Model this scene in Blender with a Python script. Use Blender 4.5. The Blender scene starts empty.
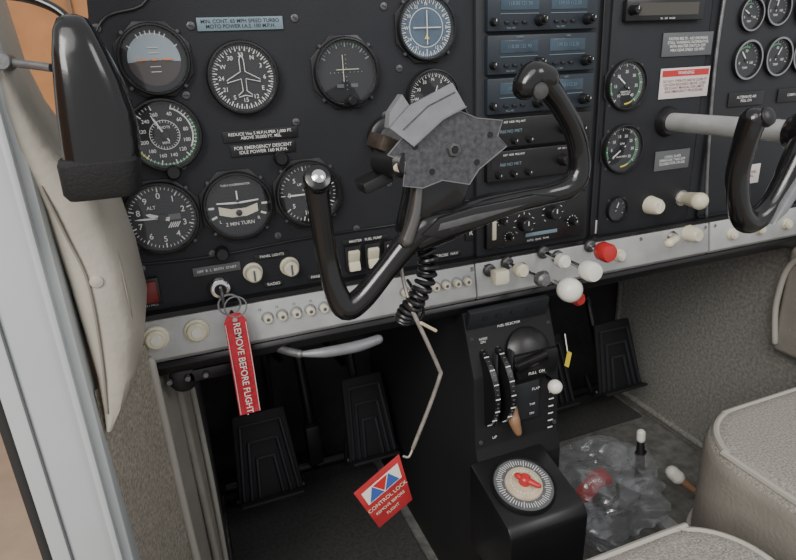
import bpy, bmesh, math, random
from mathutils import Vector, Matrix, noise, Euler
random.seed(4)
rad=math.radians
# ------------------------------------------------------------ materials
def mat(name,col,rough=.5,metal=0,bump=0,bscale=200,var=0,vscale=30,spec=.5,coat=0):
    m=bpy.data.materials.new(name); m.use_nodes=True; nt=m.node_tree; b=nt.nodes['Principled BSDF']
    b.inputs['Base Color'].default_value=(*col,1); b.inputs['Roughness'].default_value=rough
    b.inputs['Metallic'].default_value=metal; b.inputs['Specular IOR Level'].default_value=spec
    b.inputs['Coat Weight'].default_value=coat
    tc=nt.nodes.new('ShaderNodeTexCoord')
    if var:
        n=nt.nodes.new('ShaderNodeTexNoise'); n.inputs['Scale'].default_value=vscale; n.inputs['Detail'].default_value=6
        nt.links.new(tc.outputs['Object'],n.inputs['Vector'])
        r=nt.nodes.new('ShaderNodeValToRGB'); r.color_ramp.elements[0].position=.3; r.color_ramp.elements[1].position=.7
        r.color_ramp.elements[0].color=(*[c*(1-var) for c in col],1); r.color_ramp.elements[1].color=(*[min(1,c*(1+var)) for c in col],1)
        nt.links.new(n.outputs['Fac'],r.inputs['Fac']); nt.links.new(r.outputs['Color'],b.inputs['Base Color'])
    if bump:
        n=nt.nodes.new('ShaderNodeTexNoise'); n.inputs['Scale'].default_value=bscale; n.inputs['Detail'].default_value=4
        nt.links.new(tc.outputs['Object'],n.inputs['Vector'])
        bp=nt.nodes.new('ShaderNodeBump'); bp.inputs['Strength'].default_value=bump; bp.inputs['Distance'].default_value=.002
        nt.links.new(n.outputs['Fac'],bp.inputs['Height']); nt.links.new(bp.outputs['Normal'],b.inputs['Normal'])
    return m
def glassmat(name,tint=(1,1,1),gl=.08,rough=.05,col=(1,1,1),film=0):
    m=bpy.data.materials.new(name); m.use_nodes=True; nt=m.node_tree; nt.nodes.clear()
    o=nt.nodes.new('ShaderNodeOutputMaterial'); mx=nt.nodes.new('ShaderNodeMixShader'); t=nt.nodes.new('ShaderNodeBsdfTransparent'); g=nt.nodes.new('ShaderNodeBsdfGlossy')
    t.inputs[0].default_value=(*tint,1); g.inputs['Roughness'].default_value=rough; g.inputs[0].default_value=(*col,1); mx.inputs[0].default_value=gl
    nt.links.new(t.outputs[0],mx.inputs[1]); nt.links.new(g.outputs[0],mx.inputs[2]); out=mx
    if film:
        d=nt.nodes.new('ShaderNodeBsdfDiffuse'); d.inputs[0].default_value=(.55,.56,.57,1); m2=nt.nodes.new('ShaderNodeMixShader'); m2.inputs[0].default_value=film
        nt.links.new(mx.outputs[0],m2.inputs[1]); nt.links.new(d.outputs[0],m2.inputs[2]); out=m2
    nt.links.new(out.outputs[0],o.inputs[0]); return m
M=dict(
 panel=mat('panel_paint',(.017,.0182,.022),.55,bump=.25,bscale=900,var=.15,vscale=12,spec=.35),
 panel2=mat('panel_paint_light',(.023,.025,.029),.55,bump=.2,bscale=900,spec=.35),
 bezel=mat('bezel_black',(.011,.011,.012),.35),
 black=mat('black_plastic',(.010,.010,.011),.35),
 gloss=mat('gloss_black_bakelite',(.008,.008,.0085),.19,coat=.25,bump=.08,bscale=60),
 matte=mat('matte_black',(.011,.011,.0115),.65,bump=.3,bscale=500,spec=.35),
 face=mat('dial_face',(.010,.011,.013),.6),
 white=mat('dial_white',(.70,.70,.67),.5),
 orange=mat('dial_orange',(.8,.25,.05),.5), green=mat('dial_green',(.06,.30,.12),.5), yellow=mat('yellow',(.7,.55,.06),.5),
 dimgreen=mat('dial_dim_green',(.20,.30,.24),.5),
 bluef=mat('dial_blue',(.06,.10,.15),.5,var=.2), sky=mat('horizon_sky',(.30,.36,.40),.5), brown=mat('horizon_ground',(.06,.05,.047),.5),
 alu=mat('brushed_aluminium',(.48,.485,.48),.45,metal=.40,bump=.1,bscale=300,var=.10,vscale=40),
 chrome=mat('chrome',(.75,.75,.75),.14,metal=1), steel=mat('worn_steel',(.20,.20,.205),.42,metal=.7,bump=.3,bscale=120,var=.25,vscale=60),
 spoke=mat('dark_spoke_metal',(.16,.155,.15),.22,metal=.8), knurl=mat('dark_steel',(.11,.11,.112),.4,metal=.6,var=.2,vscale=90),
 plate=mat('scratched_plate',(.085,.086,.092),.40,metal=.45,bump=.18,bscale=400,var=.35,vscale=220), plateedge=mat('plate_edge',(.22,.22,.225),.4,metal=.5),
 greyplate=mat('grey_plate',(.25,.255,.27),.42,metal=.35,bump=.1,bscale=200,var=.10,vscale=80),
 ivory=mat('ivory_plastic',(.66,.61,.47),.35,var=.05), ivoryw=mat('white_plastic',(.72,.70,.63),.3),
 red=mat('red_plastic',(.50,.03,.03),.3), tagred=mat('red_ribbon',(.50,.025,.04),.7,bump=.5,bscale=600,var=.1,vscale=100), tagr2=mat('red_enamel',(.40,.03,.035),.45,var=.15,vscale=60), dred=mat('dark_red_lens',(.16,.01,.01),.2),
 lblue=mat('placard_blue',(.17,.24,.28),.4), placard=mat('placard_black',(.012,.012,.013),.4), pgrey=mat('placard_grey',(.10,.105,.11),.4), paper=mat('placard_white',(.60,.55,.53),.5),
 tagblue=mat('tag_blue',(.05,.10,.35),.5),
 disp=mat('display_window',(.040,.065,.090),.15,var=.3,vscale=20), dispt2=mat('display_digits',(.12,.17,.21),.4), radio=mat('radio_face',(.018,.024,.033),.4), dispt=mat('display_tan',(.07,.065,.055),.2),
 vinyl=mat('beige_vinyl',(.37,.34,.29),.42,bump=.35,bscale=120,var=.07,vscale=15), seam=mat('vinyl_seam',(.20,.18,.15),.6),
 jamb=mat('white_jamb',(.43,.455,.46),.35,var=.05,vscale=10), seal=mat('rubber_seal',(.02,.02,.02),.7),
 carpet=mat('beige_carpet',(.31,.28,.23),.95,bump=1,bscale=420,var=.35,vscale=260), gcarpet=mat('grey_carpet',(.21,.205,.185),.95,bump=1,bscale=350,var=.3,vscale=160),
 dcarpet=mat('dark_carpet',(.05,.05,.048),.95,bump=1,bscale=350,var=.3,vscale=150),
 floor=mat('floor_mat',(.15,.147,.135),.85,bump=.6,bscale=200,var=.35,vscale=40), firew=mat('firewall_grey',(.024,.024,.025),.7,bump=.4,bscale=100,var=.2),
 fabric=mat('seat_fabric',(.31,.29,.255),.95,bump=1,bscale=650,var=.35,vscale=380), leather=mat('seat_vinyl',(.26,.24,.21),.5,bump=.4,bscale=200,var=.10,vscale=20), piping=mat('piping',(.37,.35,.31),.5),
 wood=mat('plywood',(.50,.23,.09),.7,var=.3,vscale=3), concrete=mat('concrete',(.45,.36,.27),.85,bump=.4,bscale=20,var=.15,vscale=4),
 wire=mat('rusty_wire',(.06,.045,.035),.5,metal=.4,var=.4,vscale=80), rod=mat('lock_rod',(.32,.29,.26),.4,metal=.5,var=.25,vscale=80), handlew=mat('wood_handle',(.25,.14,.075),.5), bone=mat('worn_ivory',(.5,.42,.3),.45,var=.2,vscale=60),
 glass=glassmat('instrument_glass',(1,1,1),.05,.04), bag=glassmat('clear_bag',(.93,.94,.95),.12,.2,(.9,.92,.95),.14),
)
# ------------------------------------------------------------ builder
class B:
    def __init__(s,name): s.name=name; s.bm=bmesh.new(); s.m=[]; s.kids=[]
    def mi(s,k):
        if k not in s.m: s.m.append(k)
        return s.m.index(k)
    def faces(s,vs,fs,k,mx=None):
        i=s.mi(k); bv=[s.bm.verts.new(mx@Vector(v) if mx else Vector(v)) for v in vs]
        for f in fs:
            try: fc=s.bm.faces.new([bv[j] for j in f]); fc.material_index=i
            except ValueError: pass
    def merge(s,t,k):
        i=s.mi(k)
        for f in t.faces: f.material_index=i
        me=bpy.data.meshes.new('tmp'); t.to_mesh(me); t.free(); s.bm.from_mesh(me); bpy.data.meshes.remove(me)
    def box(s,c,sz,k,rot=(0,0,0),bev=0,seg=2,taper=None,mx=None):
        t=bmesh.new(); bmesh.ops.create_cube(t,size=1)
        for v in t.verts:
            v.co=Vector((v.co.x*sz[0],v.co.y*sz[1],v.co.z*sz[2]))
            if taper and v.co.z>0: v.co.x*=taper[0]; v.co.y*=taper[1]
        if bev: bmesh.ops.bevel(t,geom=list(t.edges),offset=bev,segments=seg,profile=.5,affect='EDGES')
        X=Matrix.Translation(c)@Euler([rad(a) for a in rot]).to_matrix().to_4x4()
        if mx: X=mx@X
        bmesh.ops.transform(t,matrix=X,verts=t.verts); s.merge(t,k)
    def prism(s,pts,y0,y1,k,bev=0):   # outline in X-Z, extruded along Y
        t=bmesh.new(); a=[t.verts.new((x,y0,z)) for x,z in pts]; b=[t.verts.new((x,y1,z)) for x,z in pts]; n=len(pts)
        t.faces.new(a); t.faces.new(b[::-1])
        for i in range(n): t.faces.new([a[i],b[i],b[(i+1)%n],a[(i+1)%n]])
        bmesh.ops.recalc_face_normals(t,faces=t.faces)
        if bev: bmesh.ops.bevel(t,geom=[e for e in t.edges],offset=bev,segments=2,profile=.5,affect='EDGES')
        s.merge(t,k)
    def prismx(s,pts,x0,x1,k,bev=0):  # outline in Y-Z, extruded along X
        t=bmesh.new(); a=[t.verts.new((x0,y,z)) for y,z in pts]; b=[t.verts.new((x1,y,z)) for y,z in pts]; n=len(pts)
        t.faces.new(a); t.faces.new(b[::-1])
        for i in range(n): t.faces.new([a[i],b[i],b[(i+1)%n],a[(i+1)%n]])
        bmesh.ops.recalc_face_normals(t,faces=t.faces)
        if bev: bmesh.ops.bevel(t,geom=[e for e in t.edges],offset=bev,segments=2,profile=.5,affect='EDGES')
        s.merge(t,k)
    def lathe(s,c,ax,prof,k,seg=32,caps=True):
        ax=Vector(ax).normalized(); u=ax.orthogonal().normalized(); w=ax.cross(u); c=Vector(c); vs=[];fs=[]
        for d,r in prof:
            for i in range(seg):
                a=2*math.pi*i/seg; vs.append(c+ax*d+(u*math.cos(a)+w*math.sin(a))*max(r,1e-5))
        n=len(prof)
        for j in range(n-1):
            for i in range(seg):
                i2=(i+1)%seg; fs.append((j*seg+i,j*seg+i2,(j+1)*seg+i2,(j+1)*seg+i))
        if caps: fs.append(tuple(range(seg))[::-1]); fs.append(tuple((n-1)*seg+i for i in range(seg)))
        s.faces(vs,fs,k)
    def cyl(s,p0,p1,r,k,r1=None,seg=20):
        p0=Vector(p0);p1=Vector(p1);L=(p1-p0).length; r1=r if r1 is None else r1; e=min(r,r1)*.15
        s.lathe(p0,p1-p0,[(0,r-e),(e,r),(L-e,r1),(L,r1-e)],k,seg)
    def ball(s,c,r,k,sc=(1,1,1),seg=24):
        t=bmesh.new(); bmesh.ops.create_uvsphere(t,u_segments=seg,v_segments=seg//2,radius=r)
        for v in t.verts: v.co=Vector(c)+Vector((v.co.x*sc[0],v.co.y*sc[1],v.co.z*sc[2]))
        s.merge(t,k)
    def tube(s,pts,radii,k,seg=14,sub=6,flat=None,up=(0,-1,0)):
        P=[Vector(p) for p in pts]; n=len(P)
        if not isinstance(radii,(list,tuple)): radii=[radii]*n
        if flat is None: flat=[1]*n
        elif not isinstance(flat,(list,tuple)): flat=[flat]*n
        Q=[];Rr=[];F=[]
        for i in range(n-1):
            p0=P[max(i-1,0)];p1=P[i];p2=P[i+1];p3=P[min(i+2,n-1)]
            for j in range(sub):
                t=j/sub; Q.append(.5*((2*p1)+(p2-p0)*t+(2*p0-5*p1+4*p2-p3)*t*t+(3*p1-p0-3*p2+p3)*t**3) if sub>1 else p1)
                Rr.append(radii[i]*(1-t)+radii[i+1]*t); F.append(flat[i]*(1-t)+flat[i+1]*t)
        Q.append(P[-1]);Rr.append(radii[-1]);F.append(flat[-1])
        vs=[];fs=[]; U=Vector(up); prev=None
        d0=(Q[0]-Q[1]).normalized(); d1=(Q[-1]-Q[-2]).normalized()
        ext=[(Q[0]+d0*Rr[0]*.75,Rr[0]*.35,F[0]),(Q[0]+d0*Rr[0]*.5,Rr[0]*.75,F[0])]; ext2=[(Q[-1]+d1*Rr[-1]*.5,Rr[-1]*.75,F[-1]),(Q[-1]+d1*Rr[-1]*.75,Rr[-1]*.35,F[-1])]
        L=ext+list(zip(Q,Rr,F))+ext2
        for i,(q,r,fl) in enumerate(L):
            T=(L[min(i+1,len(L)-1)][0]-L[max(i-1,0)][0]).normalized()
            if prev is None:
                side=T.cross(U); 
                if side.length<.1: side=T.orthogonal()
            else: side=prev-T*prev.dot(T)
            side.normalize(); prev=side; nn=side.cross(T).normalized()
            for a in range(seg):
                an=2*math.pi*a/seg; vs.append(q+side*math.cos(an)*r*fl+nn*math.sin(an)*r)
        m=len(L)
        for j in range(m-1):
            for i in range(seg):
                i2=(i+1)%seg; fs.append((j*seg+i,j*seg+i2,(j+1)*seg+i2,(j+1)*seg+i))
        fs.append(tuple(range(seg))[::-1]); fs.append(tuple((m-1)*seg+i for i in range(seg)))
        s.faces(vs,fs,k)
    def text(s,txt,X,Z,size,y=-.001,k='white',rot=0,al='CENTER',mx=None):
        s.kids.append((txt,X,Z,size,y,k,rot,al,mx))
    def done(s,sub=0):
        bmesh.ops.recalc_face_normals(s.bm,faces=s.bm.faces)
        for f in s.bm.faces: f.smooth=True
        for e in s.bm.edges:
            if len(e.link_faces)==2 and e.calc_face_angle(0)>.62: e.smooth=False
        me=bpy.data.meshes.new(s.name); s.bm.to_mesh(me); s.bm.free()
        for k in s.m: me.materials.append(M[k])
        o=bpy.data.objects.new(s.name,me); bpy.context.collection.objects.link(o)
        for i,(txt,X,Z,size,y,k,rot,al,mx) in enumerate(s.kids):
            c=bpy.data.curves.new('lettering','FONT'); c.body=txt; c.size=size; c.align_x=al; c.align_y='CENTER'; c.materials.append(M[k]); c.space_line=.95; c.offset=size*.008
            t=bpy.data.objects.new(s.name+'_lettering_%d'%(i+1),c); bpy.context.collection.objects.link(t); t.parent=o
            if mx: t.matrix_local=mx
            else: t.matrix_local=Matrix.Translation((X,y,Z))@Matrix.Rotation(rad(90),4,'X')@Matrix.Rotation(rad(-rot),4,'Z')
        return o
# ------------------------------------------------------------ room shell
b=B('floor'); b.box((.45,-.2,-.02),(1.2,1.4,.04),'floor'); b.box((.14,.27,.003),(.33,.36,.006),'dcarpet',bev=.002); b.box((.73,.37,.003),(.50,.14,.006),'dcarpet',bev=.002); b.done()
b=B('wall_front'); b.box((.48,.46,.4),(1.1,.03,.9),'firew')
for x in (.1,.45,.75): b.box((x,.44,.3),(.012,.02,.6),'black',bev=.002)
for x,z in ((.05,.42),(.22,.45),(.18,.38),(.6,.42)): b.tube([(x,.43,z),(x+.03,.38,z-.03),(x+.08,.43,z-.12)],.006,'black',seg=8)
b.done()
b=B('wall_right'); b.box((1.02,.02,.28),(.04,.9,.6),'gcarpet'); b.tube([(.998,.43,.54),(.998,.2,.53),(.998,0,.52)],.006,'piping')
b.tube([(.996,.40,.02),(.996,.25,.02),(.996,.0,.02)],.008,'gcarpet'); b.tube([(.997,.43,.005),(.997,.43,.3),(.997,.43,.56)],.005,'gcarpet'); b.done()
b=B('wall_left')
b.faces([(-.115,-.15,.0),(-.065,-.02,.0),(-.065,-.02,.58),(-.10,-.15,.60)],[(0,1,2,3)],'carpet')
b.faces([(-.065,-.02,.0),(-.03,.10,.0),(-.03,.10,.60),(-.065,-.02,.58)],[(0,1,2,3)],'leather')
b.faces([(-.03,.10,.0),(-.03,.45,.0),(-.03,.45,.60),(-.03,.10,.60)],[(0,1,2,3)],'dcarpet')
b.tube([(-.060,-.02,.0),(-.057,-.02,.15),(-.062,-.02,.32),(-.064,-.02,.56)],.005,'piping'); b.tube([(-.045,.04,.0),(-.041,.04,.2),(-.044,.04,.4),(-.047,.04,.56)],.005,'leather')
b.tube([(-.034,.085,.0),(-.030,.085,.3),(-.034,.085,.56)],.004,'piping'); b.done()
b=B('wall_hangar'); b.box((-.5,3.2,.8),(9,.05,4),'wood')
for i in range(8): b.box((-4+i*1.2,3.16,.8),(.02,.02,4),'handlew')
b.box((-5,0,.8),(.05,7,4),'wood'); b.done()
b=B('ground'); b.box((-.5,0,-1.15),(9,8,.1),'concrete'); b.done()
# ------------------------------------------------------------ door frame and post
b=B('door_frame')
b.box((-.134,-.135,.48),(.066,.05,1.3),'jamb',bev=.006); b.box((-.112,-.163,.48),(.006,.01,1.3),'jamb',bev=.002)
b.tube([(-.172,-.14,-.1),(-.172,-.14,.5),(-.172,-.14,1.1)],.007,'seal',sub=2)
b.tube([(-.150,-.161,-.1),(-.150,-.161,.5),(-.150,-.161,1.1)],.0012,'pgrey',sub=2,seg=6)
b.done()
def loft(b,secs,yc,k,e=.6,N=28,ry=None):
    vs=[];fs=[]
    for sct in secs:
        z,x0,x1=sct[:3]; r_=sct[3] if len(sct)>3 else ry; y_=sct[4] if len(sct)>4 else yc
        cx=(x0+x1)/2; rx=(x1-x0)/2
        for i in range(N):
            a=2*math.pi*i/N; c,s_=math.cos(a),math.sin(a)
            vs.append((cx+rx*math.copysign(abs(c)**e,c), y_+r_*math.copysign(abs(s_)**e,s_), z))
    for j in range(len(secs)-1):
        for i in range(N): fs.append((j*N+i,j*N+(i+1)%N,(j+1)*N+(i+1)%N,(j+1)*N+i))
    fs.append(tuple(range(N))); fs.append(tuple((len(secs)-1)*N+i for i in range(N))[::-1]); b.faces(vs,fs,k)
b=B('door_post')
loft(b,[(1.05,-.135,-.104,.03,-.13),(.93,-.130,-.100,.035,-.125),(.87,-.124,-.098,.04,-.12),(.84,-.120,-.094,.05,-.11),(.81,-.115,-.084,.06,-.10),(.785,-.110,-.069,.075,-.085),(.76,-.108,-.058,.082,-.076),(.70,-.104,-.051,.083,-.075),(.65,-.102,-.050,.083,-.075),(.61,-.100,-.060,.083,-.075),(.58,-.100,-.076,.083,-.075),(.560,-.100,-.092,.08,-.075)],-.075,'vinyl',e=.6)
b.tube([(-.098,-.1585,.78),(-.090,-.1585,.74),(-.083,-.1585,.70),(-.086,-.158,.64),(-.093,-.157,.58)],.0011,'seam'); b.lathe((-.077,-.157,.700),(0,-1,0),[(0,.006),(.002,.005),(.003,.002)],'vinyl',16)
b.tube([(-.062,-.13,.745),(-.058,-.148,.70),(-.060,-.148,.65),(-.072,-.152,.60)],.0012,'seam')
b.done()
b=B('map_light')
def sc(z,x0,x1,r): return (.856+(z-.85)*.87,x0*.89,x1*.89,r*.85)
loft(b,[sc(*q) for q in [(.893,-.058,-.050,.005),(.890,-.064,-.044,.014),(.882,-.068,-.040,.020),(.865,-.072,-.034,.025),(.845,-.075,-.028,.028),(.822,-.078,-.024,.030),(.800,-.080,-.024,.031),(.785,-.081,-.026,.031)]],-.20,'gloss')
loft(b,[sc(*q) for q in [(.790,-.083,-.028,.028),(.786,-.0845,-.0265,.0325),(.764,-.085,-.029,.0325),(.759,-.082,-.032,.030)]],-.20,'matte',e=.38)
b.tube([(-.048,-.20,.888),(-.058,-.195,.898),(-.076,-.185,.906),(-.105,-.16,.912),(-.115,-.12,.914)],[.0025,.003,.0035,.004,.005],'gloss')
b.cyl((-.100,-.150,.868),(-.100,-.172,.868),.006,'steel'); b.cyl((-.100,-.162,.868),(-.068,-.19,.862),.0028,'steel')
b.box((-.052,-.190,.891),(.009,.005,.004),'steel',bev=.001)
b.done()
# ------------------------------------------------------------ instrument panel
b=B('instrument_panel')
b.prism([(-.09,.55),(-.09,.80),(-.075,.87),(-.055,.91),(-.045,1.0),(1.0,1.0),(1.0,.55)],0,.012,'panel')
b.box((.48,.03,1.01),(1.1,.12,.02),'matte',bev=.006)
b.box((.439,-.002,.77),(.176,.008,.46),'panel2',bev=.003)
b.box((.632,-.001,.80),(.168,.005,.40),'panel',bev=.004)
b.box((.87,-.001,.80),(.27,.005,.38),'panel2',bev=.006)
b.tube([(.738,-.004,1.0),(.732,-.004,.85),(.742,-.004,.70),(.755,-.004,.61)],.0025,'steel')
b.tube([(.534,-.003,1.0),(.536,-.003,.8),(.536,-.003,.61)],.002,'bezel')
b.tube([(-.060,-.001,.665),(-.075,-.001,.72),(-.070,-.001,.84),(-.045,-.001,.905),(.0,-.001,.925),(.02,-.001,1.0)],.0014,'bezel',seg=8)
b.tube([(-.060,-.001,.665),(.02,-.001,.662),(.12,-.001,.667),(.27,-.001,.668)],.0014,'bezel',seg=8)
for x,z in [(.035,.90),(.02,.835),(.14,.905),(.235,.80),(.255,.85),(.005,.765),(.02,.665),(.095,.675),(-.055,.66),(-.06,.755),(.235,.72),(.24,.915),(-.05,.9),(.13,.80),(.19,.67),(.25,.65),(.56,.77),(.62,.87),(.61,.69),(.70,.66),(.555,.86),(.70,.74),(.76,.75),(.9,.75),(.76,.62)]:
    b.lathe((x,0,z),(0,-1,0),[(0,.0042),(.0012,.004),(.0016,.003)],'knurl',12)
    b.box((x,-.0018,z),(.005,.0006,.0008),'bezel',rot=(0,random.random()*90,0))
for x,z in [(.108,.763),(.030,.665),(-.005,.76)]:
    b.lathe((x,0,z),(0,-1,0),[(0,.008),(.01,.0075),(.012,.006)],'black',16)
for i in range(4):
    b.box((.775+i*.028,-.006,.745),(.018,.006,.012),'black',bev=.001); b.tube([(.775+i*.028,-.009,.745),(.775+i*.028,-.018,.749)],.002,'chrome',seg=8,sub=2)
b.done()
b=B('panel_sub_strip')
prof=[(0,.605),(-.012,.602),(-.019,.558),(-.014,.552),(0,.552)]
b.prismx(prof,-.085,.344,'alu',.001); b.prismx(prof,.346,.752,'alu',.001); b.prismx(prof,.756,1.0,'alu',.001)
b.prismx([(-.013,.551),(-.016,.545),(-.010,.533),(.03,.53),(.03,.551)],-.085,1.0,'black',.001)
b.prismx([(.0,.61),(-.013,.609),(-.013,.604),(0,.604)],-.085,1.0,'black')
for x in (-.075,.03,.20,.34,.36,.56,.62,.745,.765): b.lathe((x,-.013,.596),(0,-1,-.1),[(0,.003),(.0015,.0025)],'chrome',10)
b.done()
# ------------------------------------------------------------ gauges
def pol(X,Z,r,a): return (X+r*math.sin(rad(a)),Z+r*math.cos(rad(a)))
def gauge(name,X,Z,R,face='face',sweep=(0,360),maj=12,minr=5,nums=None,ns=.2,nr=.6,tr=.84,needles=(),extra=None,tk='white',txt=None,glass=True,flange=False):
    b=B(name)
    if flange:
        b.prism([pol(X,Z,R*1.12,22.5+45*i) for i in range(8)],-.0005,-.0026,'bezel',.0006)
        for i in range(4): x,z=pol(X,Z,R*1.06,45+90*i); b.lathe((x,-.002,z),(0,-1,0),[(0,.0022),(.002,.0018)],'knurl',10)
    b.lathe((X,0,Z),(0,-1,0),[(0,R),(.007,R*.995),(.0095,R*.965),(.0098,R*.92),(.0045,R*.87),(.003,R*.865),(.003,.0)],'bezel',48,False)
    b.lathe((X,0,Z),(0,-1,0),[(.0033,R*.87),(.0034,0)],face,48,False)
    def tick(a,r0,r1,w,k,y=-.0038):
        dx,dz=math.sin(rad(a)),math.cos(rad(a)); px,pz=dz*w/2,-dx*w/2
        b.faces([(X+dx*r0-px,y,Z+dz*r0-pz),(X+dx*r0+px,y,Z+dz*r0+pz),(X+dx*r1+px,y,Z+dz*r1+pz),(X+dx*r1-px,y,Z+dz*r1-pz)],[(0,1,2,3)],k)
    full=abs(sweep[1]-sweep[0])>=360
    n=maj*minr
    if maj:
        for i in range(n+(0 if full else 1)):
            a=sweep[0]+(sweep[1]-sweep[0])*i/n; M5=i%minr==0
            tick(a,R*(tr-.13 if M5 else tr-.07),R*tr,R*(.032 if M5 else .018),tk)
    if nums:
        for i,t in enumerate(nums):
            a=sweep[0]+(sweep[1]-sweep[0])*i/(len(nums) if full else len(nums)-1)
            x,z=pol(X,Z,R*nr,a); b.text(t,x,z,R*ns*1.25,-.0041)
    for (a,L,w,k) in needles:
        dx,dz=math.sin(rad(a)),math.cos(rad(a)); px,pz=dz*w*R/2,-dx*w*R/2; y=-.0052
        vs=[(X-dx*R*.2-px*.8,y,Z-dz*R*.2-pz*.8),(X-dx*R*.2+px*.8,y,Z-dz*R*.2+pz*.8),(X+dx*R*L*.75+px,y,Z+dz*R*L*.75+pz),(X+dx*R*L,y,Z+dz*R*L),(X+dx*R*L*.75-px,y,Z+dz*R*L*.75-pz)]
        b.faces(vs,[(0,1,2,3,4)],k)
    if needles: b.lathe((X,0,Z),(0,-1,0),[(.004,R*.11),(.0062,R*.10),(.0066,0)],'bezel',16,False)
    if txt:
        for t,dx,dz,sz in txt: b.text(t,X+dx*R,Z+dz*R,sz*R,-.0041)
    def arc(a0,a1,r0,r1,k,y=-.0036):
        m=max(3,int(abs(a1-a0)/6)); vs=[];fs=[]
        for i in range(m+1):
            a=a0+(a1-a0)*i/m
            for r in (r0,r1): x,z=pol(X,Z,R*r,a); vs.append((x,y,z))
        for i in range(m): fs.append((2*i,2*i+1,2*i+3,2*i+2))
        b.faces(vs,fs,k)
    if extra: extra(b,arc,tick)
    if glass: b.lathe((X,0,Z),(0,-1,0),[(.0075,R*.90),(.0078,0)],'glass',32,False)
    return b.done()
def ex(b,arc,tick):
    X,Z,R=-.004,.870,.032
    arc(-95,95,0,.72,'sky'); arc(95,265,0,.72,'brown',-.0037)
    for a in (-60,-30,-20,-10,0,10,20,30,60): tick(a,R*.72,R*.84,R*.03,'white')
    b.box((X,-.005,Z),(R*.16,.0006,R*.05),'orange'); b.box((X-R*.38,-.005,Z),(R*.3,.0006,R*.04),'orange'); b.box((X+R*.38,-.005,Z),(R*.3,.0006,R*.04),'orange')
    for d in (.2,.35,-.2,-.35): b.box((X,-.0045,Z+R*d),(R*.3,.0004,R*.02),'white')
gauge('attitude_indicator',-.004,.870,.034,maj=0,extra=ex,flange=True)
def ex(b,arc,tick):
    arc(20,120,.72,.76,'white'); arc(60,220,.79,.83,'green'); arc(220,270,.79,.83,'yellow'); tick(272,.024,.031,.0012,'red')
    for i in range(30): tick(i*12,.012,.0145,.0005,'white')
    arc(0,360,.385,.40,'white')
gauge('airspeed_indicator',-.007,.798,.037,sweep=(20,340),maj=11,minr=4,nums=['40','60','80','100','120','140','160','180','200','220','240','260'],ns=.11,nr=.58,needles=[(-28,.62,.05,'white')],extra=ex,txt=[('KNOTS',0,.2,.10),('MPH',0,-.22,.10)])
def ex(b,arc,tick):
    for i in range(5): b.box((-.018+i*.0022,-.0045,.7045),(.0011,.0005,.007),'white',rot=(0,35,0))
    b.box((-.012,-.0044,.713),(.012,.0005,.006),'pgrey')
gauge('altimeter',-.025,.713,.039,maj=10,minr=5,nums=list('0123456789'),ns=.18,nr=.60,needles=[(-88,.7,.05,'white'),(-70,.42,.10,'white')],extra=ex,txt=[('ALT',-.22,.3,.13)],flange=True)
def ex(b,arc,tick):
    X,Z=.079,.849; pts=[(0,.022),(.0022,.018),(.0024,.006),(.017,-.002),(.017,-.0045),(.0024,-.001),(.002,-.013),(.007,-.017),(.007,-.019),(0,-.0175)]
    pts=pts+[(-x,z) for x,z in pts[::-1][1:-1]]
    b.tube([(X+x,-.0055,Z+z) for x,z in pts+[pts[0]]],.0005,'white',seg=5,sub=1)
gauge('heading_indicator',.079,.849,.037,maj=36,minr=2,nums=['33','N','3','6','E','12','15','S','21','24','W','30'],ns=.13,nr=.60,extra=ex)
def ex(b,arc,tick):
    X,Z,R=.055,.716,.039
    b.tube([(X-.022,-.006,Z+.005),(X-.006,-.006,Z+.004),(X+.006,-.006,Z+.004),(X+.022,-.006,Z+.005)],[.0009,.0012,.0012,.0009],'white',seg=8,sub=2); b.ball((X,-.006,Z+.004),.0035,'bezel',(1,.3,1)); b.box((X,-.0055,Z+.012),(.0016,.001,.010),'white')
    b.prism([(X-.021,Z-.008),(X-.008,Z-.012),(X+.008,Z-.012),(X+.021,Z-.008),(X+.021,Z+.001),(X+.008,Z-.003),(X-.008,Z-.003),(X-.021,Z+.001)],-.0036,-.0048,'ivory')
    b.ball((X,-.0055,Z-.0075),.0035,'black',(1,.5,1))
    for a in (-90,90,-112,112): tick(a,R*.66,R*.82,R*.06,'white')
gauge('turn_coordinator',.055,.716,.038,maj=0,extra=ex,txt=[('2 MIN TURN',0,-.52,.15),('L',-.55,-.42,.13),('R',.55,-.42,.13),('TURN COORDINATOR',0,.62,.08)],flange=True)
gauge('vertical_speed_indicator',.135,.720,.038,sweep=(-90,235),maj=8,minr=5,nums=['0','5','10','15','20','15','10','5'],ns=.15,nr=.58,needles=[(-90,.68,.05,'white')],txt=[('UP',-.25,.3,.11),('VERTICAL SPEED',.12,.12,.08)],flange=True)
def ex(b,arc,tick):
    X,Z=.191,.849
    for i in range(-4,5):
        b.lathe((X+i*.0045,-.0036,Z),(0,-1,0),[(0,.0006),(.0003,.0005)],'dimgreen',8); b.lathe((X,-.0036,Z+i*.0045),(0,-1,0),[(0,.0006),(.0003,.0005)],'dimgreen',8)
    b.box((X-.004,-.006,Z+.004),(.0006,.0005,.028),'ivory'); b.box((X+.001,-.0062,Z+.003),(.026,.0005,.0006),'ivory')
    b.box((X-.008,-.0044,Z-.014),(.008,.0004,.004),'pgrey'); b.box((X+.008,-.0044,Z-.014),(.008,.0004,.004),'pgrey')
    b.lathe((X+.002,-.004,Z-.030),(0,-1,0),[(0,.006),(.012,.005),(.013,.004)],'bezel',16)
gauge('course_deviation_indicator',.191,.849,.037,sweep=(-60,60),maj=6,minr=3,extra=ex,tk='dimgreen',flange=True)
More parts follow.
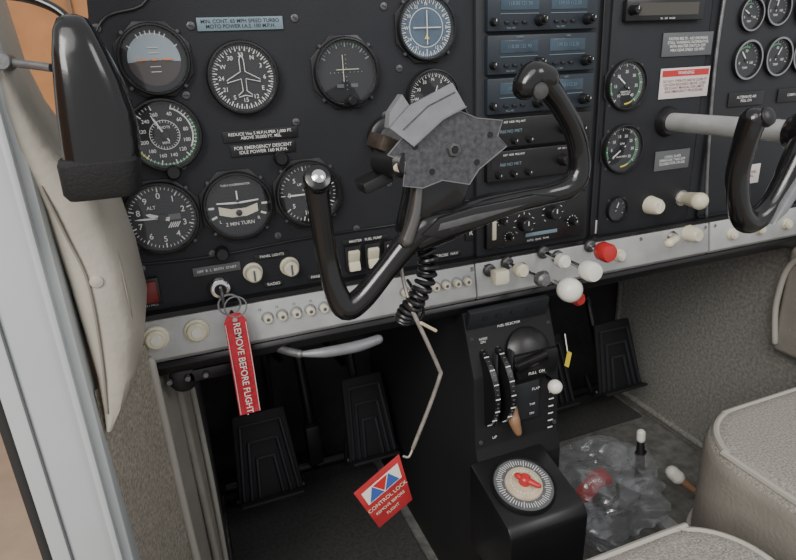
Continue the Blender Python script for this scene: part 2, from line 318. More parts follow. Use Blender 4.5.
def ex(b,arc,tick):
    X,Z=.289,.892; b.box((X,-.006,Z),(.0009,.0005,.036),'white'); b.box((X,-.0062,Z),(.034,.0005,.0009),'white'); arc(0,360,.56,.58,'white'); arc(0,360,0,.5,'bluef')
    b.prism([(X-.003,Z-.012),(X+.003,Z-.012),(X,Z-.006)],-.0045,-.005,'yellow')
gauge('course_deviation_indicator',.289,.892,.036,face='bluef',maj=36,minr=2,nums=['N','3','6','E','12','15','S','21','24','W','30','33'],ns=.11,nr=.68,extra=ex,flange=True)
def ex(b,arc,tick):
    X,Z=.295,.815; b.box((X,-.006,Z),(.0009,.0005,.03),'white',rot=(0,20,0))
gauge('automatic_direction_finder',.295,.815,.034,maj=36,minr=2,nums=['N','3','6','E','12','15','S','21','24','W','30','33'],ns=.12,nr=.62,extra=ex)
def ex(b,arc,tick): arc(60,150,.70,.76,'green'); arc(150,180,.7,.76,'yellow'); arc(-120,-80,.7,.76,'green')
gauge('manifold_pressure_gauge',.578,.814,.033,sweep=(-140,140),maj=10,minr=5,nums=['10','15','20','25','30','35','40'],ns=.13,nr=.52,extra=ex,needles=[(-50,.62,.06,'white')],txt=[('MANIFOLD\nPRESSURE',0,-.3,.10)],flange=True)
gauge('tachometer',.580,.730,.034,face='brown',sweep=(-130,130),maj=8,minr=5,nums=['0','5','10','15','20','25','30','35'],ns=.13,nr=.52,extra=ex,needles=[(-125,.62,.06,'white')],txt=[('RPM',0,.2,.12),('HUNDREDS',0,-.32,.10)],flange=True)
for (x,z,r,a) in [(.790,.837,.027,-40),(.851,.839,.027,30),(.785,.897,.022,-60),(.835,.905,.024,10),(.905,.84,.026,-20),(.895,.905,.024,30)]:
    def ex(b,arc,tick,x=x,z=z,r=r): arc(0,360,.90,1.0,'greyplate',-.0102); arc(-60,20,.62,.70,'green')
    gauge('engine_gauge',x,z,r,face='pgrey',sweep=(-110,110),maj=4,minr=4,nums=['0','50','100'],ns=.15,nr=.45,extra=ex,needles=[(a,.6,.08,'white')],txt=[('TEMP',0,-.4,.16)])
gauge('suction_gauge',.578,.645,.018,face='pgrey',sweep=(-120,120),maj=4,minr=2,needles=[(20,.6,.1,'white')],flange=True)
# ------------------------------------------------------------ radios
def knob(b,x,z,r,h,k='black',y=-.008,line=True):
    b.lathe((x,y,z),(0,-1,0),[(0,r*1.05),(h*.15,r),(h*.9,r*.88),(h,r*.75)],k,20)
    if line: b.box((x,y-h-.0003,z+r*.35),(r*.16,.0006,r*.6),'white')
def radio(name,z,h,kind):
    b=B(name); X0,X1=.362,.517
    b.box(((X0+X1)/2,-.008,z),(X1-X0,.012,h),'radio' if kind=='navcom' else 'black',bev=.0015)
    y=-.0142
    if kind=='navcom':
        for xc,w,lab,fr in ((.405,.052,'COMM','118.00 121.90'),(.474,.052,'NAV','109.50 112.20')):
            b.box((xc,y,z+h*.20),(w,.001,h*.32),'disp',bev=.0003); b.text(fr,xc,z+h*.20,.0058,y-.001,'dispt2'); b.text(lab,xc,z+h*.43,.003,y-.001,'lblue')
            b.box((xc,y,z-h*.05),(w,.0008,.0006),'lblue')
            for i in range(3): b.box((xc-.018+i*.012,y-.001,z-h*.28),(.006,.003,.003),'black',bev=.0006)
            knob(b,xc+.027,z-h*.24,.0065,.010,y=y); knob(b,xc+.027,z-h*.24,.004,.016,y=y)
            b.text('PULL TEST',xc-.012,z-h*.42,.0026,y-.001,'lblue')
        knob(b,.369,z-h*.26,.0045,.008,y=y)
    elif kind=='xpdr':
        b.text('ADF  NDB  FRQ ANT',.40,z+h*.36,.0034,y-.001); b.box((.395,y,z+h*.05),(.055,.001,h*.28),'placard'); 
        for x in (.378,.40,.422): knob(b,x,z-h*.30,.004,.008,y=y)
        knob(b,.475,z,.008,.012,y=y); b.text('OFF  ON  ALT',.475,z+h*.39,.003,y-.001); b.text('R60 NO MKT',.395,z+h*.05,.0055,y-.0015,'lblue'); knob(b,.503,z-h*.1,.0045,.008,y=y)
    elif kind=='audio':
        for x,zz,r in ((.418,z-h*.05,.0095),(.462,z+h*.12,.0095),(.385,z+h*.1,.005),(.495,z-h*.15,.005),(.395,z-h*.28,.004)):
            knob(b,x,zz,r,.011,y=y)
            for j in range(9):
                a=rad(-130+j*32); b.box((x+r*1.6*math.sin(a),y-.0004,zz+r*1.6*math.cos(a)),(r*.35,.0006,.0007),'white',rot=(0,-math.degrees(a)+90,0))
        b.text('VOL    BFO    ADF    OFF',.44,z+h*.43,.0036,y-.001); b.text('AUTO   GAIN   TONE',.44,z-h*.43,.0036,y-.001)
        b.box((.372,y-.001,z-h*.05),(.006,.003,.03),'ivory',bev=.001); b.box((.445,y-.001,z-h*.30),(.05,.002,.005),'lblue',bev=.0005)
    return b.done()
radio('navigation_radio',.906,.042,'navcom'); radio('navigation_radio',.859,.044,'navcom'); radio('navigation_radio',.812,.042,'navcom')
radio('transponder',.768,.036,'xpdr'); radio('transponder',.727,.038,'xpdr'); radio('audio_panel',.650,.062,'audio')
b=B('clock_radio_display'); b.box((.628,-.006,.905),(.13,.010,.026),'bezel',bev=.002); b.box((.632,-.0115,.906),(.10,.001,.015),'dispt'); knob(b,.572,.905,.006,.012,y=-.011); b.text('TEL   OFF   RANGE',.63,.8945,.003,-.0125); b.done()
def placard(name,X,Z,w,h,k,lines,tk='white',sz=.005,y=-.0005,hdr=None):
    b=B(name); b.box((X,y-.0006,Z),(w,.0012,h),k,bev=.0003); sz*=.9
    if hdr: b.box((X,y-.0014,Z+h*.33),(w*.94,.0006,h*.2),hdr); b.text('WARNING',X,Z+h*.33,h*.15,y-.002); b.text(lines,X,Z-h*.1,sz,y-.0014,tk)
    else: b.text(lines,X,Z,sz,y-.0014,tk)
    return b.done()
placard('placard',.084,.901,.086,.0125,'lblue','MIN. CONT. 65 MPH SPEED TURBO\nMOTO POWER I.A.S. 100 M.P.H.','placard',.0056)
placard('placard',.090,.790,.080,.0115,'placard','REDUCE Vne 5 M.P.H./PER 1,000 FT.\nABOVE 20,000 FT. MSL','white',.0050)
placard('placard',.091,.775,.070,.0125,'placard','FOR EMERGENCY DESCENT\nIDLE POWER 160 M.P.H.','white',.0056)
placard('placard',.677,.862,.088,.030,'pgrey','FASTEN BELTS - NO SMOKING\nSTALL WARNING INOPERATIVE\nWITH MASTER SWITCH OFF\nMAX GEAR SPEED 150 MPH','white',.0056,y=-.004)
placard('warning_placard',.679,.812,.088,.040,'paper','DO NOT OPERATE ABOVE 25,000 FT\nOXYGEN REQUIRED ABOVE 12,500\nSEE FLIGHT MANUAL FOR LIMITS\nAND EMERGENCY PROCEDURE','dred',.0054,y=-.004,hdr='red')
placard('placard',.672,.706,.064,.028,'pgrey','COWL FLAPS\nOPEN FOR TAKE-OFF\nCLOSED FOR CRUISE','white',.0056,y=-.004)
placard('placard',.825,.668,.055,.030,'paper','NO SMOKING\nFUEL 100LL','dred',.007,y=-.005)
placard('placard',.80,.783,.07,.02,'placard','ALTERNATE AIR\nPULL ON','white',.006,y=-.005)
placard('placard',.90,.783,.07,.02,'placard','CABIN HEAT','white',.006,y=-.005)
placard('placard',.557,.622,.022,.02,'paper','LOCK\nOPEN','placard',.006)
placard('placard',.022,.6465,.052,.010,'pgrey','OFF  R  L  BOTH  START','white',.0045)
placard('placard',.085,.653,.040,.006,'placard','PANEL LIGHTS','white',.0048)
placard('placard',.083,.618,.022,.007,'placard','RADIO','white',.0055); placard('placard',.135,.618,.022,.007,'placard','PANEL','white',.0055)
placard('placard',.20,.655,.06,.006,'placard','MASTER   FUEL PUMP','white',.005)
placard('placard',.345,.655,.016,.045,'placard','G\nE\nA\nR','white',.010)
placard('placard',.30,.618,.06,.008,'placard','PITOT  STROBE  NAV','white',.006)
b=B('circuit_breaker_row')
def cb(x,z,r,k='ivory',y=-.015):
    b.lathe((x,y+.002,z),(0,-1,0),[(0,r*1.45),(.0022,r*1.4),(.003,r*1.1)],'greyplate',20); b.lathe((x,y,z),(0,-1,0),[(0,r),(.006,r*.98),(.0072,r*.8)],k,20)
    b.lathe((x,y-.0071,z),(0,-1,0),[(0,r*.45),(.0003,r*.4)],'pgrey',10)
for x in (.069,.086,.103,.120,.137,.153,.170,.187,.243,.258,.285,.300,.316,.331): cb(x,.582,.0054)
for x in (.05,.07,.09,.11,.13,.15): b.text('15',x+.011,.594,.004,-.0165,'placard')
b.done()
def big(b,x,z,r,y=-.016):
    b.lathe((x,y+.002,z),(0,-1,0),[(0,r*1.12),(.004,r*1.1),(.005,r),(.0052,r*.9),(.009,r*.86),(.0100,r*.75)],'ivory',28); b.lathe((x,y-.0079,z),(0,-1,0),[(0,r*.5),(.0012,r*.46)],'ivoryw',20)
b=B('push_button'); big(b,-.054,.583,.0125); b.done(); b=B('push_button'); big(b,-.011,.583,.0125); b.done()
for x,z in ((.061,.636),(.104,.636)):
    b=B('dimmer_knob'); b.lathe((x,0,z),(0,-1,0),[(0,.0115),(.002,.0112),(.003,.0095),(.014,.0088),(.016,.007)],'ivory',24); b.box((x,-.0165,z),(.002,.001,.012),'pgrey'); b.done()
for x,z in ((.182,.634),(.207,.634),(.232,.634)):
    b=B('rocker_switch'); b.box((x,-.003,z),(.020,.006,.032),'bezel',bev=.001); b.box((x,-.008,z+.004),(.014,.006,.015),'ivory',rot=(18,0,0),bev=.0015); b.box((x,-.008,z-.009),(.014,.006,.012),'ivory',rot=(-14,0,0),bev=.0015); b.done()
b=B('annunciator_light'); b.box((-.052,-.003,.634),(.022,.007,.030),'bezel',bev=.001); b.box((-.052,-.008,.634),(.017,.004,.024),'dred',bev=.001); b.text('STALL',-.052,.617,.005,-.001); b.done()
b=B('ignition_key'); b.lathe((.022,0,.624),(0,-1,0),[(0,.014),(.003,.0135),(.005,.012),(.008,.011),(.009,.009)],'chrome',28); b.box((.022,-.018,.624),(.003,.022,.011),'steel',bev=.001); b.ball((.022,-.029,.622),.009,'steel',(.25,.8,1))
b.lathe((.022,-.0085,.624),(0,-1,0),[(0,.007),(.003,.0065)],'bezel',16)
pts=[(.028+.012*math.sin(a),-.032,.613+.012*math.cos(a)) for a in [2*math.pi*i/16 for i in range(17)]]
b.tube(pts,.0011,'greyplate',seg=6,sub=2); b.tube([(x+.006,y-.002,z-.003) for x,y,z in pts],.0009,'greyplate',seg=6,sub=2); b.done()
b=B('remove_before_flight_tag')
vs=[];fs=[];n=14
for i in range(n+1):
    t=i/n; z=.602-t*.131; yy=-.034-.004*math.sin(t*5); w=.0123 if t>.06 else .007; xx=.031+.001*t
    for s_ in (-1,1): 
        for dy in (0,.0012): vs.append((xx+s_*w,yy+dy+.001*s_*math.sin(t*7),z))
for i in range(n):
    a=4*i; c=4*(i+1); fs+= [(a,a+2,c+2,c),(a+1,c+1,c+3,a+3),(a,c,c+1,a+1),(a+2,a+3,c+3,c+2)]
fs+=[(0,1,3,2),(4*n,4*n+2,4*n+3,4*n+1)]; b.faces(vs,fs,'tagred')
b.text('REMOVE BEFORE FLIGHT.',.0315,.534,.0105,-.0400,'white',rot=90)
for x in (.0208,.0430): b.tube([(x-.001,-.0392,.592),(x,-.0392,.53),(x,-.0392,.477)],.0004,'white',seg=4,sub=2)
b.lathe((.031,-.0345,.596),(0,-1,0),[(0,.003),(.003,.0028)],'chrome',14)
b.done()
# ------------------------------------------------------------ push-pull controls
def pull(name,x,z,kind,k,L=.065):
    b=B(name); y0=-.014
    b.lathe((x,y0,z),(0,-1,0),[(0,.009),(.004,.0085),(.006,.006)],'knurl',20); b.cyl((x,y0,z),(x,y0-L,z),.0032,'chrome')
    y=y0-L
    if kind=='ball': b.lathe((x,y+.006,z),(0,-1,0),[(0,.006),(.004,.010),(.010,.0150),(.018,.0165),(.026,.0150),(.031,.010),(.033,.004)],k,28)
    if kind=='cyl': b.lathe((x,y+.006,z),(0,-1,0),[(0,.007),(.004,.011),(.008,.0132),(.022,.0132),(.026,.011),(.027,.005)],k,28)
    if kind=='sq': b.box((x,y-.004,z),(.022,.016,.020),k,bev=.004)
    if kind=='small': b.lathe((x,y+.004,z),(0,-1,0),[(0,.005),(.004,.0095),(.014,.0095),(.018,.0065)],k,24)
    return b.done()
pull('cabin_air_knob',.365,.591,'sq','ivory',.025); pull('primer_knob',.392,.597,'small','ivory',.03)
pull('carburetor_heat_knob',.415,.585,'small','steel',.045)
pull('throttle_knob',.449,.603,'small','ivoryw',.04); pull('throttle_knob',.473,.593,'cyl','ivoryw',.062); pull('propeller_control_knob',.450,.568,'ball','ivoryw',.05)
pull('mixture_knob',.527,.600,'cyl','red',.025); pull('mixture_knob',.484,.540,'small','red',.030)
b=B('fuel_selector_knob'); b.lathe((.640,0,.643),(0,-1,0),[(0,.014),(.004,.0135),(.02,.0115),(.024,.009)],'ivory',28); b.box((.640,-.0245,.643),(.003,.002,.018),'ivoryw',bev=.0005); b.done()
b=B('cowl_flap_knob'); b.tube([(.700,-.0,.646),(.697,-.02,.648),(.684,-.052,.652)],[.007,.010,.0125],'ivory'); b.lathe((.700,0,.646),(0,-1,0),[(0,.014),(.005,.012)],'chrome',24); b.done()
b=B('toggle_lever'); b.lathe((.68,-.014,.590),(0,-1,0),[(0,.010),(.004,.008)],'chrome',20); b.tube([(.68,-.016,.592),(.664,-.035,.595),(.642,-.045,.594)],[.004,.006,.007],'ivory'); b.done()
b=B('cabin_heat_knob'); b.lathe((.712,-.012,.592),(0,-1,0),[(0,.013),(.004,.012),(.018,.011),(.022,.008)],'ivory',24); b.done()
for x in (.58,.80,.86,.92): 
    b=B('push_button'); big(b,x,.578,.0085); b.done()
# ------------------------------------------------------------ pilot yoke
b=B('control_yoke'); Y=-.15
b.tube([(.110,Y-.012,.758),(.112,Y-.008,.729),(.116,Y,.690),(.121,Y,.655),(.130,Y,.634),(.147,Y,.640),(.172,Y,.664),(.196,Y,.688),(.215,Y,.702),(.24,Y,.706)],[.0115,.0102,.0102,.011,.0130,.0122,.0115,.013,.017,.016],'gloss',seg=18)
b.tube([(.205,Y,.690),(.238,Y-.002,.702),(.275,Y-.002,.711),(.315,Y-.002,.716),(.355,Y,.718),(.382,Y,.722),(.395,Y,.735),(.395,Y,.758),(.382,Y-.004,.785),(.361,Y-.008,.811),(.338,Y-.012,.833)],[.013,.017,.0155,.013,.0115,.0125,.0128,.0112,.0106,.0108,.0125],'gloss',seg=18)
b.lathe((.110,Y-.016,.762),(-.05,-.8,.5),[(0,.012),(.006,.0125),(.009,.011),(.010,.008)],'gloss',24); b.lathe((.110,Y-.024,.767),(-.05,-.8,.5),[(0,.0065),(.002,.006),(.0035,.003)],'chrome',20)
b.tube([(.345,Y-.012,.834),(.328,Y-.013,.837),(.317,Y-.013,.826)],[.013,.0145,.012],'gloss'); b.lathe((.328,Y-.024,.824),(-.2,-1,-.3),[(0,.008),(.004,.007),(.005,.004)],'knurl',20)
b.prism([(.205,.700),(.225,.694),(.262,.699),(.330,.713),(.362,.718),(.330,.724),(.262,.720),(.225,.714)],Y-.011,Y-.0185,'black',.0015)
b.prism([(.222,.702),(.262,.706),(.322,.716),(.262,.713),(.225,.709)],Y-.018,Y-.0193,'knurl',.0004)
b.prism([(.187,.700),(.214,.690),(.252,.714),(.268,.752),(.262,.790),(.210,.800),(.200,.765),(.198,.738)],Y-.010,Y+.012,'gloss',.004)
b.tube([(.192,Y-.010,.694),(.201,Y-.012,.718),(.206,Y-.012,.745),(.207,Y-.010,.765)],[.008,.0065,.005,.004],'spoke',seg=12,flat=1.0)
b.cyl((.235,Y+.02,.775),(.235,0,.775),.0125,'steel'); b.lathe((.235,0,.775),(0,-1,0),[(0,.024),(.01,.023),(.013,.018)],'black',28)
b.lathe((.235,Y+.03,.775),(0,-1,0),[(0,.022),(.02,.028),(.04,.028)],'black',28)
b.done()
# control lock
b=B('control_lock')
Yk=Y-.020
PL=[(.174,.779),(.190,.771),(.187,.750),(.206,.746),(.226,.751),(.254,.744),(.264,.757),(.294,.776),(.284,.786),(.289,.800),(.262,.804),(.246,.811),(.222,.808),(.196,.800)]
b.prism(PL,Yk,Yk-.003,'plate')
b.tube([(x,Yk-.003,z) for x,z in PL+[PL[0]]],.0006,'plateedge',seg=6,sub=1)
b.prism([(.176,.802),(.196,.820),(.236,.836),(.249,.815),(.226,.806),(.197,.785)],Yk-.004,Yk-.007,'greyplate')
b.prism([(.176,.802),(.196,.820),(.190,.829),(.178,.815)],Yk-.003,Yk+.008,'greyplate'); b.prism([(.236,.836),(.249,.815),(.256,.802),(.245,.824)],Yk-.004,Yk+.012,'plateedge')
b.tube([(.197,Yk-.0072,.785),(.226,Yk-.0072,.806),(.249,Yk-.0072,.815)],.0008,'plateedge',seg=6,sub=1)
b.tube([(.188,Yk-.0072,.800),(.212,Yk-.0072,.818),(.238,Yk-.0072,.828)],.0006,'plate',seg=6,sub=1)
for x,z in ((.200,.784),(.276,.788),(.216,.760),(.262,.764)): b.lathe((x,Yk-.003,z),(0,-1,0),[(0,.0030),(.0006,.0028)],'black',14)
b.lathe((.238,Yk-.003,.778),(0,-1,0),[(0,.0075),(.0012,.007),(.003,.0065),(.0035,.004),(.0025,.003)],'knurl',6); b.lathe((.238,Yk-.0066,.778),(0,-1,0),[(0,.003),(.0004,.0028)],'black',12)
b.lathe((.178,Yk+.03,.770),(.4,-.9,0),[(0,.013),(.012,.014),(.03,.014),(.035,.010)],'black',24); b.lathe((.183,Yk+.0,.768),(.4,-.9,0),[(0,.006),(.004,.005)],'bone',20)
b.box((.182,Yk+.03,.785),(.02,.04,.014),'wire',rot=(0,25,0),bev=.002); b.box((.170,Yk+.03,.752),(.03,.03,.012),'black',rot=(0,-20,0),bev=.003)
b.tube([(.196,-.132,.66),(.197,-.138,.64),(.200,-.150,.615)],.002,'rod')
b.tube([(.200,-.150,.615),(.212,-.154,.582),(.2255,-.155,.545),(.226,-.155,.536),(.213,-.153,.500),(.192,-.152,.452)],.0023,'rod',sub=3)
b.tube([(.192,-.152,.452),(.186,-.154,.444),(.180,-.153,.446)],.0014,'rod'); b.tube([(.205,-.158,.605),(.222,-.157,.592)],.0018,'bone')
T=[(.120,.416),(.175,.450),(.188,.384),(.146,.359)]
b.prism(T,-.152,-.1535,'tagr2',.0003)
def tq(u,v):
    o=Vector((.120,.416)); eu=Vector((.055,.034)); ev=Vector((.026,-.057)); ev2=Vector((.013,-.066)); q=o+eu*u+ev*v*(1-u)+ev2*v*u; return (q.x,q.y)
b.prism([tq(.1,.12),tq(.92,.12),tq(.92,.42),tq(.1,.42)],-.1536,-.154,'ivoryw')
b.prism([tq(.15,.40),tq(.32,.14),tq(.49,.40)],-.1541,-.1545,'tagblue'); b.prism([tq(.52,.40),tq(.69,.14),tq(.86,.40)],-.1541,-.1545,'tagblue'); b.prism([tq(.34,.14),tq(.66,.14),tq(.5,.38)],-.1541,-.1545,'red')
for tx,v,sz in (('CONTROL LOCK',.55,.0070),('REMOVE BEFORE',.70,.0054),('FLIGHT',.84,.0054)):
    q=tq(.5,v); b.text(tx,q[0],q[1],sz,-.1545,'ivory',rot=-31)
b.done()
# coiled cord
b=B('coiled_microphone_cord')
P=[Vector(p) for p in [(.214,-.13,.69),(.222,-.14,.672),(.219,-.145,.650),(.208,-.145,.628),(.198,-.140,.612),(.196,-.135,.602)]]
def cr(P,u):
    n=len(P)-1; i=min(int(u*n),n-1); t=u*n-i; p0=P[max(i-1,0)];p1=P[i];p2=P[i+1];p3=P[min(i+2,n)]
    return .5*((2*p1)+(p2-p0)*t+(2*p0-5*p1+4*p2-p3)*t*t+(3*p1-p0-3*p2+p3)*t**3)
pts=[];turns=16;N=turns*12
for i in range(N+1):
    u=i/N; c=cr(P,u); T_=(cr(P,min(u+.01,1))-cr(P,max(u-.01,0))).normalized(); s1=T_.cross(Vector((0,1,0))).normalized(); s2=T_.cross(s1); a=2*math.pi*turns*u
    pts.append(c+(s1*math.cos(a)+s2*math.sin(a))*.0085)
b.tube(pts,.0025,'black',seg=7,sub=1); b.tube([(.196,-.135,.602),(.215,-.12,.588),(.232,-.10,.592),(.24,-.05,.60),(.245,-.022,.60)],.0022,'black',seg=8); b.done()
# ------------------------------------------------------------ copilot yoke
b=B('control_yoke'); Y=-.22; X=.655
for s_ in (-1,1):
    pts=[(.540,Y-.01,.787),(.539,Y-.006,.765),(.542,Y,.730),(.551,Y,.695),(.565,Y,.676),(.582,Y,.677),(.600,Y,.690),(.615,Y,.712),(.632,Y,.745),(.65,Y,.758)]
    pts=[((x if s_==-1 else 2*X-x),y,z) for x,y,z in pts]
    b.tube(pts,[.013,.012,.0115,.0115,.0128,.0125,.012,.013,.016,.020],'gloss',seg=18)
    x=.545 if s_==-1 else 2*X-.545
    b.lathe((x,Y-.018,.787),(0,-.9,.4),[(0,.010),(.005,.009),(.007,.006)],'black',24)
    q=[(.585,.672),(.603,.684),(.620,.708),(.636,.74),(.626,.744),(.610,.714),(.597,.694)]
    b.prism([((x if s_==-1 else 2*X-x),z) for x,z in q],Y-.008,Y-.018,'greyplate',.002)
b.cyl((X,Y+.01,.761),(X,0,.761),.0125,'alu'); b.lathe((X,0,.761),(0,-1,0),[(0,.022),(.008,.020),(.014,.017)],'black',28); b.lathe((X,Y+.03,.761),(0,-1,0),[(0,.02),(.02,.03),(.05,.03),(.055,.022)],'gloss',28)
b.done()
# ------------------------------------------------------------ pedestal
b=B('center_pedestal')
b.prismx([(-.012,.535),(-.045,.45),(-.05,.34),(-.06,.31),(-.06,.0),(.44,.0),(.44,.535)],.325,.462,'matte',.003)
b.box((.390,-.022,.528),(.125,.010,.03),'panel2',rot=(18,0,0),bev=.002)
for x in (.352,.372,.395,.42): b.lathe((x,-.026,.53),(0,-1,0),[(0,.004),(.003,.0035)],'black',12)
b.text('FUEL SELECTOR',.385,.516,.005,-.034)
for x in (.345,.369):
    b.lathe((x-.005,-.015,.425),(1,0,0),[(0,.058),(.001,.061),(.009,.061),(.010,.058)],'black',48)
    for i in range(26):
        a=rad(100+i*6.2); b.box((x,-.015+.0615*math.cos(a),.425+.0615*math.sin(a)),(.007 if i%3==0 else .003,.0012,.0012),'white' if i%3==0 else 'pgrey',rot=(math.degrees(a)-90,0,0))
    b.box((x+.010,-.050,.43),(.003,.012,.11),'panel2',bev=.001)
b.text('NOSE\nDN',.340,.505,.005,-.044); b.text('UP',.352,.357,.006,-.056)
b.lathe((.412,-.035,.470),(0,-.8,.4),[(0,.034),(.010,.033),(.016,.026),(.020,.012)],'black',32)
b.prism([(.378,.478),(.448,.478),(.452,.458),(.445,.440),(.385,.440)],-.052,-.060,'black',.002); b.text('PULL  ON',.414,.448,.006,-.0612); b.box((.402,-.064,.470),(.05,.012,.014),'gloss',rot=(0,-12,0),bev=.003)
b.tube([(.436,-.04,.43),(.437,-.065,.432),(.437,-.075,.433)],[.003,.003,.003],'chrome'); b.ball((.430,-.082,.432),.010,'ivoryw')
for i in range(6): b.box((.446,-.053,.405-.012*i),(.008,.001,.0015),'white')
b.text('FLAP',.418,.418,.006,-.055); b.box((.400,-.052,.40),(.05,.004,.06),'panel2',bev=.002)
b.tube([(.384,-.05,.395),(.381,-.06,.378),(.385,-.065,.360)],[.006,.0085,.005],'handlew')
b.text('TAB',.412,.395,.005,-.056); b.text('DN',.412,.380,.005,-.056)
for x,z in ((.333,.50),(.333,.35),(.455,.50),(.455,.35)): b.lathe((x,-.05 if z<.4 else -.024,z),(0,-1,0),[(0,.0035),(.002,.003)],'knurl',10)
b.done()
b=B('rudder_trim_box')
b.prismx([(-.055,.325),(-.158,.297),(-.168,.285),(-.165,.19),(-.055,.18)],.312,.430,'black',.004)
C0=Vector((.364,-.112,.312)); ax=Vector((0,-.275,.962)).normalized()
b.lathe(C0,ax,[(0,.044),(.004,.0435),(.006,.042),(.003,.0405),(.003,0)],'bezel',40,False); b.lathe(C0,ax,[(.0035,.0405),(.0042,.0)],'pgrey',40,False)
u=Vector((1,0,0)); w=ax.cross(u)
for i in range(60):
    a=2*math.pi*i/60; d=(u*math.cos(a)+w*math.sin(a)); c=C0+ax*.0046+d*.034; e=ax.cross(d)
    l=.006 if i%5==0 else .004; q=.0005
    b.faces([c-d*l-e*q,c-d*l+e*q,c+d*l*.6+e*q,c+d*l*.6-e*q],[(0,1,2,3)],'white')
b.lathe(C0,ax,[(.0042,.026),(.007,.025),(.008,.022)],'bone',32)
for i in range(24):
    a=2*math.pi*i/24; c=C0+ax*.0075+(u*math.cos(a)+w*math.sin(a))*.018; b.ball(c,.0016,'ivoryw',seg=6)
p0=C0+ax*.014; dirn=(u*.6-w*.75).normalized()
b.tube([p0-dirn*.012,p0,p0+dirn*.020],[.0040,.0060,.0033],'red',flat=.9); b.lathe(C0,ax,[(.008,.008),(.018,.007),(.020,.005)],'red',20)
b.done()
b=B('yellow_tag'); b.box((.470,-.055,.452),(.0015,.007,.022),'yellow',rot=(0,12,8)); b.tube([(.466,-.05,.49),(.468,-.055,.465)],.0008,'white',seg=5); b.done()
# ------------------------------------------------------------ rudder pedals
def pedal(x,z,y,w=.115,h=.15):
    b=B('rudder_pedal'); 
    X=Matrix.Translation((x,y,z))@Matrix.Rotation(rad(-18),4,'X')
    b.box((0,0,0),(w,.010,h),'matte',bev=.004,taper=(.80,1),mx=X)
    for k in range(3):
        ww=w*(.42-.12*k); hh=h*(.42-.10*k); yy=-.008
        P=[(-ww,-h*.44),(-ww*.72,-h*.44+hh*1.95),(ww*.72,-h*.44+hh*1.95),(ww,-h*.44)]
        for i in range(3):
            p,q=P[i],P[i+1]; b.tube([X@Vector((p[0],yy,p[1])),X@Vector(((p[0]+q[0])/2,yy,(p[1]+q[1])/2)),X@Vector((q[0],yy,q[1]))],.0032,'panel2',seg=6,sub=1)
    for s_ in (-1,1): b.tube([X@Vector((s_*w*.5,.005,-h*.45)),X@Vector((s_*w*.5,.02,-h*.5)),X@Vector((s_*w*.35,.06,-h*.3))],.006,'black',seg=8)
    b.tube([X@Vector((0,.01,-h*.4)),X@Vector((0,.05,-.02)),X@Vector((0,.07,.13))],.009,'black',seg=10); b.box((0,-.012,-h*.47),(w*.95,.03,.006),'matte',bev=.002,mx=X)
    return b.done()
pedal(.062,.19,.28,.12,.165); pedal(.264,.215,.28,.100,.165); pedal(.675,.21,.28,.12,.16); pedal(.86,.21,.28,.12,.16)
b=B('rudder_bar'); b.cyl((-.02,.40,.05),(.315,.40,.05),.012,'black'); b.tube([(.16,.38,.32),(.165,.36,.18),(.168,.40,.05)],[.010,.012,.012],'black'); b.box((.165,.35,.14),(.03,.03,.09),'black',bev=.004); b.cyl((.47,.40,.05),(.98,.40,.05),.012,'black'); b.done()
b=B('parking_brake_handle'); b.tube([(.10,-.03,.534),(.13,-.035,.532),(.17,-.035,.531),(.200,-.03,.532)],[.003,.0065,.0072,.006],'greyplate'); b.tube([(.10,-.03,.534),(.08,-.01,.536),(.07,.01,.538)],.005,'steel'); b.done()
b=B('fresh_air_valve'); b.lathe((-.035,-.0,.522),(0,-1,0),[(0,.016),(.008,.016),(.010,.012)],'black',24); b.box((.0,.0,.524),(.06,.02,.016),'black',bev=.003)
for x in (-.05,-.03,-.01): b.lathe((x,-.012,.525),(0,-1,0),[(0,.0035),(.004,.003)],'steel',12)
b.done()
# ------------------------------------------------------------ seats
def seat(name,x0,x1,y0,y1,z0,z1,r=.055):
    b=B(name)
    t=bmesh.new(); bmesh.ops.create_cube(t,size=1)
    for v in t.verts: v.co=Vector(((x0+x1)/2+v.co.x*(x1-x0),(y0+y1)/2+v.co.y*(y1-y0),(z0+z1)/2+v.co.z*(z1-z0)))
    vert=[e for e in t.edges if abs(e.verts[0].co.z-e.verts[1].co.z)>.01]
    bmesh.ops.bevel(t,geom=vert,offset=r*1.3,segments=10,profile=.5,affect='EDGES')
    top=[e for e in t.edges if all(v.co.z>z1-.001 for v in e.verts)]
    bmesh.ops.bevel(t,geom=top,offset=.028,segments=6,profile=.5,affect='EDGES')
    b.merge(t,'leather')
    fi=b.mi('fabric')
    for f in b.bm.faces:
        if f.calc_center_median().z>z1-.012 and abs(f.normal.z)>.6: f.material_index=fi
    def loop(ins,z,rr,k='piping'):
        c=r*1.3; pts=[]
        for cx,cy,a0 in ((x1-c,y1-c,0),(x0+c,y1-c,90),(x0+c,y0+c,180),(x1-c,y0+c,270)):
            for j in range(7):
                a=rad(a0+15*j); rr_=max(c-ins,.002); pts.append((cx+rr_*math.cos(a),cy+rr_*math.sin(a),z))
        pts.append(pts[0]); b.tube(pts,rr,k,seg=8,sub=2,up=(0,0,1))
    loop(.012,z1-.006,.0045); loop(-.002,z0+.035,.004)
    b.box(((x0+x1)/2,(y0+y1)/2,z0-.02),(x1-x0-.06,y1-y0-.06,.05),'black',bev=.01)
    for sx in (x0+.06,x1-.06):
        for sy in (y0+.06,y1-.06): b.cyl((sx,sy,0),(sx,sy,z0),.012,'steel')
    return b.done()
seat('pilot_seat',-.04,.475,-.80,-.303,.24,.398,.06)
seat('copilot_seat',.545,.945,-.72,-.172,.20,.40,.080)
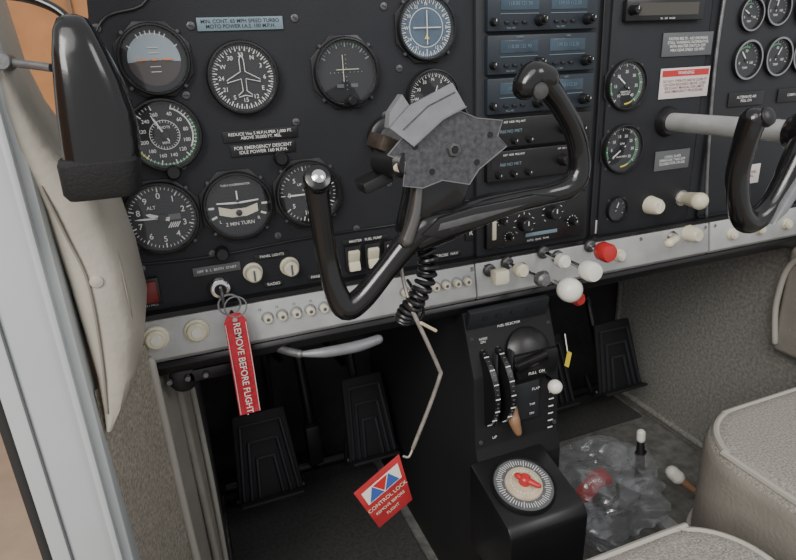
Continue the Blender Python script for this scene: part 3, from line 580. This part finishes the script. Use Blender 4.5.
b=B('armrest_panel'); b.box((.980,-.15,.43),(.04,.30,.20),'leather',bev=.012,seg=4); b.tube([(.957,-.01,.35),(.956,.0,.43),(.956,-.02,.51),(.957,-.11,.53),(.957,-.3,.53)],.005,'piping'); b.done()
# ------------------------------------------------------------ things on the floor
b=B('plastic_bag')
t=bmesh.new(); bmesh.ops.create_icosphere(t,subdivisions=5,radius=1)
for v in t.verts:
    d=v.co.normalized(); n=noise.noise(d*2.2)*.35+noise.noise(d*5)*.12+abs(noise.noise(d*9))*.10
    v.co=Vector((.655+d.x*.150*(1+n),.10+d.y*.115*(1+n),max(.004,.04+d.z*.065*(1+n))))
b.merge(t,'bag')
b.box((.66,.10,.045),(.09,.035,.016),'red',rot=(10,8,30),bev=.005); b.box((.71,.13,.03),(.04,.04,.02),'red',rot=(0,-8,-10),bev=.005); b.box((.63,.08,.03),(.08,.05,.02),'black',rot=(0,10,-20),bev=.005); b.tube([(.59,.12,.03),(.62,.06,.05),(.68,.05,.05),(.72,.09,.04)],.004,'black'); b.box((.60,.13,.03),(.05,.04,.02),'paper',rot=(5,0,50),bev=.003); b.box((.72,.06,.03),(.05,.03,.02),'greyplate',rot=(5,10,20),bev=.003)
b.done()
b=B('fuel_sampler'); b.tube([(.795,.105,.008),(.800,.115,.05),(.805,.125,.095)],[.012,.010,.007],'black'); b.tube([(.805,.125,.10),(.807,.128,.115)],[.009,.009],'ivoryw'); b.box((.803,.120,.07),(.024,.012,.012),'black',bev=.003); b.done()
b=B('wooden_handle_tool'); b.tube([(.87,.03,.015),(.860,.045,.025),(.85,.06,.035)],[.007,.008,.010],'handlew'); b.tube([(.85,.06,.035),(.842,.072,.045)],[.0145,.014],'ivoryw'); b.done()
b=B('seat_rail'); b.box((.76,-.14,.006),(.03,.3,.012),'alu',bev=.002); b.done()
# ------------------------------------------------------------ camera, lights, world
cam=bpy.data.cameras.new('camera'); co=bpy.data.objects.new('camera',cam); bpy.context.collection.objects.link(co)
co.location=(0,-.66,.85); co.rotation_euler=(rad(69.975),rad(2.819),rad(-21.027)); cam.lens=26.23; cam.clip_start=.01; bpy.context.scene.camera=co
w=bpy.data.worlds.new('world'); bpy.context.scene.world=w; w.use_nodes=True; bg=w.node_tree.nodes['Background']; bg.inputs[0].default_value=(.96,.975,1,1); bg.inputs[1].default_value=.68
def area(name,loc,tgt,size,en,col):
    l=bpy.data.lights.new(name,'AREA'); l.size=size; l.energy=en; l.color=col; o=bpy.data.objects.new(name,l); bpy.context.collection.objects.link(o); o.location=loc
    o.rotation_euler=(Vector(tgt)-Vector(loc)).to_track_quat('-Z','Y').to_euler()
area('soft_fill',(-1.6,-1.8,2.2),(.3,0,.6),1.2,66,(1,.97,.92)); area('soft_fill',(1.6,-2.2,2.4),(.5,0,.6),1.0,20,(1,.99,.97))  # unseen soft area lights, added behind the camera to brighten the panel
s=bpy.data.lights.new('daylight','SUN'); s.energy=.95; s.angle=rad(35); s.color=(1,.97,.93); so=bpy.data.objects.new('daylight',s); bpy.context.collection.objects.link(so); so.rotation_euler=(rad(48),0,rad(-30))
